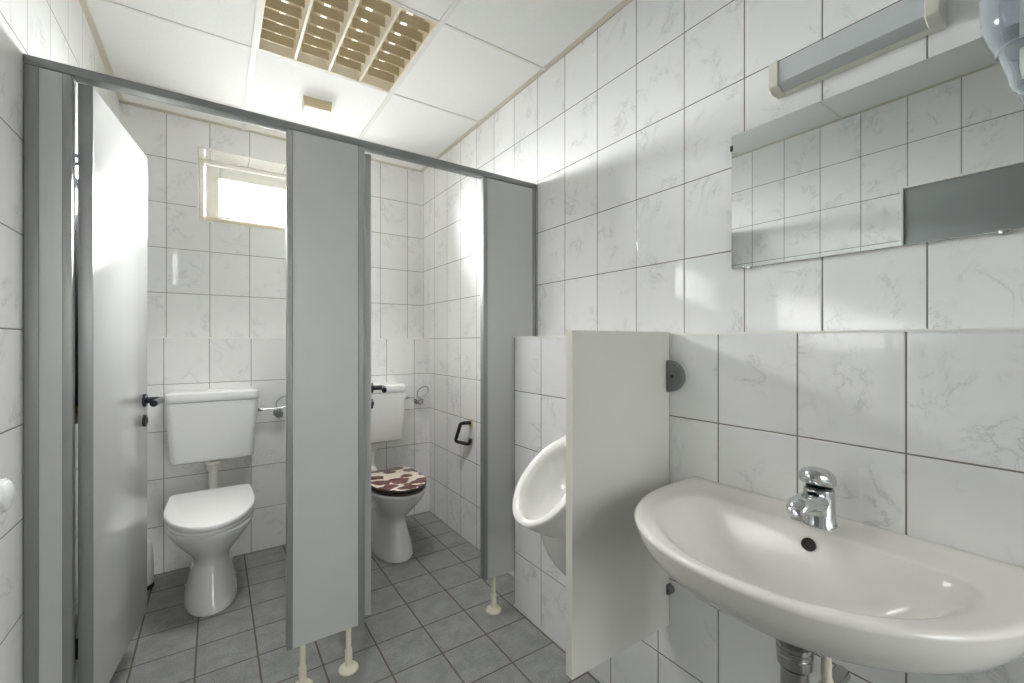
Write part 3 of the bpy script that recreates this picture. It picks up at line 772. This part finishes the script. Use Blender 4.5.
def sensor():
    t = thing('ceiling_sensor', 'small cream box fixed to the white ceiling above the stalls', 'sensor', (.452, 2.535, ZC), math.radians(-4))
    def r(hx, hy, z): return [(-hx, -hy, z), (hx, -hy, z), (hx, hy, z), (-hx, hy, z)]
    m = MB(); m.loft([r(.070, .060, -.0005), r(.070, .060, -.012)]); m.build('base', M_CREAM, t, bevel=.002)
    m = MB(); m.loft([r(.068, .058, -.0122), r(.065, .054, -.044), r(.060, .050, -.048)]); m.build('cover', M_CREAM, t, bevel=.003)
    return t

# ------------------------------------------------------------------ small things
def paper_holder():
    t = thing('paper_holder', 'black bent toilet paper holder on the right stall wall', 'paper holder', (XR, 2.335, .737), 0)
    m = MB(); m.box((-.007, -.022, -.026), (-.001, .022, .022), .002); m.build('mount', M_CREAM, t)
    pts = [(-.005, 0, 0), (-.030, .004, 0), (-.048, .008, 0), (-.054, .016, -.002), (-.055, .036, -.010), (-.055, .094, -.108), (-.055, .098, -.118), (-.052, .092, -.125), (-.045, .078, -.128), (-.020, .016, -.131), (-.014, .006, -.129), (-.012, -.002, -.120), (-.012, -.010, -.098)]
    m = MB(); m.tube(pts, .0110, 14); m.build('bar', M_BLACK, t)
    return t

def brush_holder():
    t = thing('toilet_brush', 'white toilet brush holder on the floor behind the left stall door', 'toilet brush', (-.302, 2.83, 0), 0)
    m = MB(); m.lathe([(.046, 0), (.048, .004), (.048, .020), (.046, .022)], 28); m.build('base', M_RUBBER, t)
    m = MB(); m.lathe([(.046, .022), (.049, .028), (.047, .12), (.043, .20), (.036, .226), (.022, .236)], 28); m.build('holder', M_BIN, t)
    m = MB(); m.lathe([(.009, .234), (.009, .36), (.011, .37), (.011, .40), (.006, .408)], 16); m.build('handle', M_PLW, t)
    return t

def left_corner():
    t = thing('wall_shelf', 'small wooden shelf on the left stall wall beside the door gap', 'shelf', (XL, 2.12, .975), 0)
    m = MB(); m.box((.001, -.13, .016), (.082, .13, .038), .003); m.build('shelf_board', M_WOOD, t)
    for y in (-.09, .09):
        m = MB(); m.prism([(.001, y - .006, .0155), (.06, y - .006, .0155), (.001, y - .006, -.05)], (0, .012, 0)); m.build('bracket', M_WHITE, t)
    # dark bag on the shelf
    t = thing('bag', 'dark grey rounded bag standing on the wooden shelf', 'bag', (XL + .043, 2.12, 1.0135), 0)
    secs = []
    for z, hx, hy in ((0, .030, .095), (.01, .036, .105), (.10, .040, .115), (.30, .040, .118), (.48, .037, .112), (.58, .031, .098), (.64, .022, .075), (.672, .010, .040)):
        secs.append([(hx * math.copysign(abs(math.cos(2 * PI * k / 32)) ** .8, math.cos(2 * PI * k / 32)), hy * math.copysign(abs(math.sin(2 * PI * k / 32)) ** .7, math.sin(2 * PI * k / 32)), z) for k in range(32)])
    m = MB(); m.loft(secs); m.build('bag_body', M_BAG, t, angle=60)
    m = MB(); m.tube([(0, -.03, .66), (0, -.028, .70), (0, 0, .715), (0, .028, .70), (0, .03, .66)], .006, 10, 4); m.build('bag_handle', M_BLACK, t)
    # hook strip
    t = thing('hook_rail', 'dark blue hook rail on the left stall wall above the bag', 'hook rail', (XL, 2.12, 1.80), 0)
    m = MB(); m.box((.001, -.16, 0), (.020, .16, .095), .004); m.build('rail_board', M_STRAPBLUE, t)
    for y in (-.10, 0, .10):
        m = MB(); m.tube([(.019, y, .05), (.045, y, .045), (.060, y, .055), (.062, y, .072)], .006, 10, 4); m.build('hook', M_STRAPBLUE, t)
    # little bin
    t = thing('waste_bin', 'small white bin with dark band behind the left stall front', 'bin', (XL + .062, 2.07, 0), 0)
    m = MB(); m.lathe([(.044, 0), (.047, .006), (.054, .165), (.054, .17)], 32); m.build('bin_body', M_BIN, t)
    m = MB(); m.lathe([(.0565, .168), (.0575, .172), (.0575, .236), (.0565, .24)], 32); m.build('bin_band', M_RUBBER, t)
    m = MB(); m.lathe([(.059, .24), (.060, .246), (.058, .268), (.045, .282), (.02, .288)], 32); m.build('bin_lid', M_BIN, t)

def wall_knob():
    t = thing('radiator_valve', 'white ribbed round knob on the left wall at the photo edge', 'valve', (XL, 1.345, .905), 0)
    R = Euler((0, PI / 2, 0)).to_matrix().to_4x4()
    m = MB(); m.lathe([(.030, .001), (.030, .010), (.018, .014), (.018, .022)], 24, R); m.build('base', M_PLW, t)
    m = MB(); m.lathe([(.024, .020), (.031, .024), (.033, .032), (.033, .056), (.030, .064), (.022, .067)], 28, R); k_ = m.build('cap', M_PLW, t)
    for k in range(14):
        a = 2 * PI * k / 14
        m = MB(); m.box((.026, -.0022, -.002), (.060, .0022, .002), .001, 1, rot=None, at=(0, .0335 * math.cos(a), .0335 * math.sin(a))); m.build('rib', M_PLW, k_)
    return t

room(); window(); entrance_door()
stalls()
toilet('white toilet with a plain white lid in the left stall', -.015, 'white')
toilet('white toilet with brown giraffe pattern lid in the right stall', .866, 'giraffe')
c1 = cistern('white plastic cistern on the wall above the plain white toilet', -.006)
dup(c1, (.842, YBL, .586), 0, 'white plastic cistern on the wall above the giraffe lid toilet')
v1 = valve('chrome water valve with looped hose in the left stall', .311)
dup(v1, (1.190, YBL, .810), 0, 'chrome water valve with looped hose in the right stall')
sink(); faucet(); urinal(); urinal_screen(); mirror(); mirror_lamp(); dispenser()
ceiling_light(); sensor(); paper_holder(); brush_holder(); left_corner(); wall_knob()
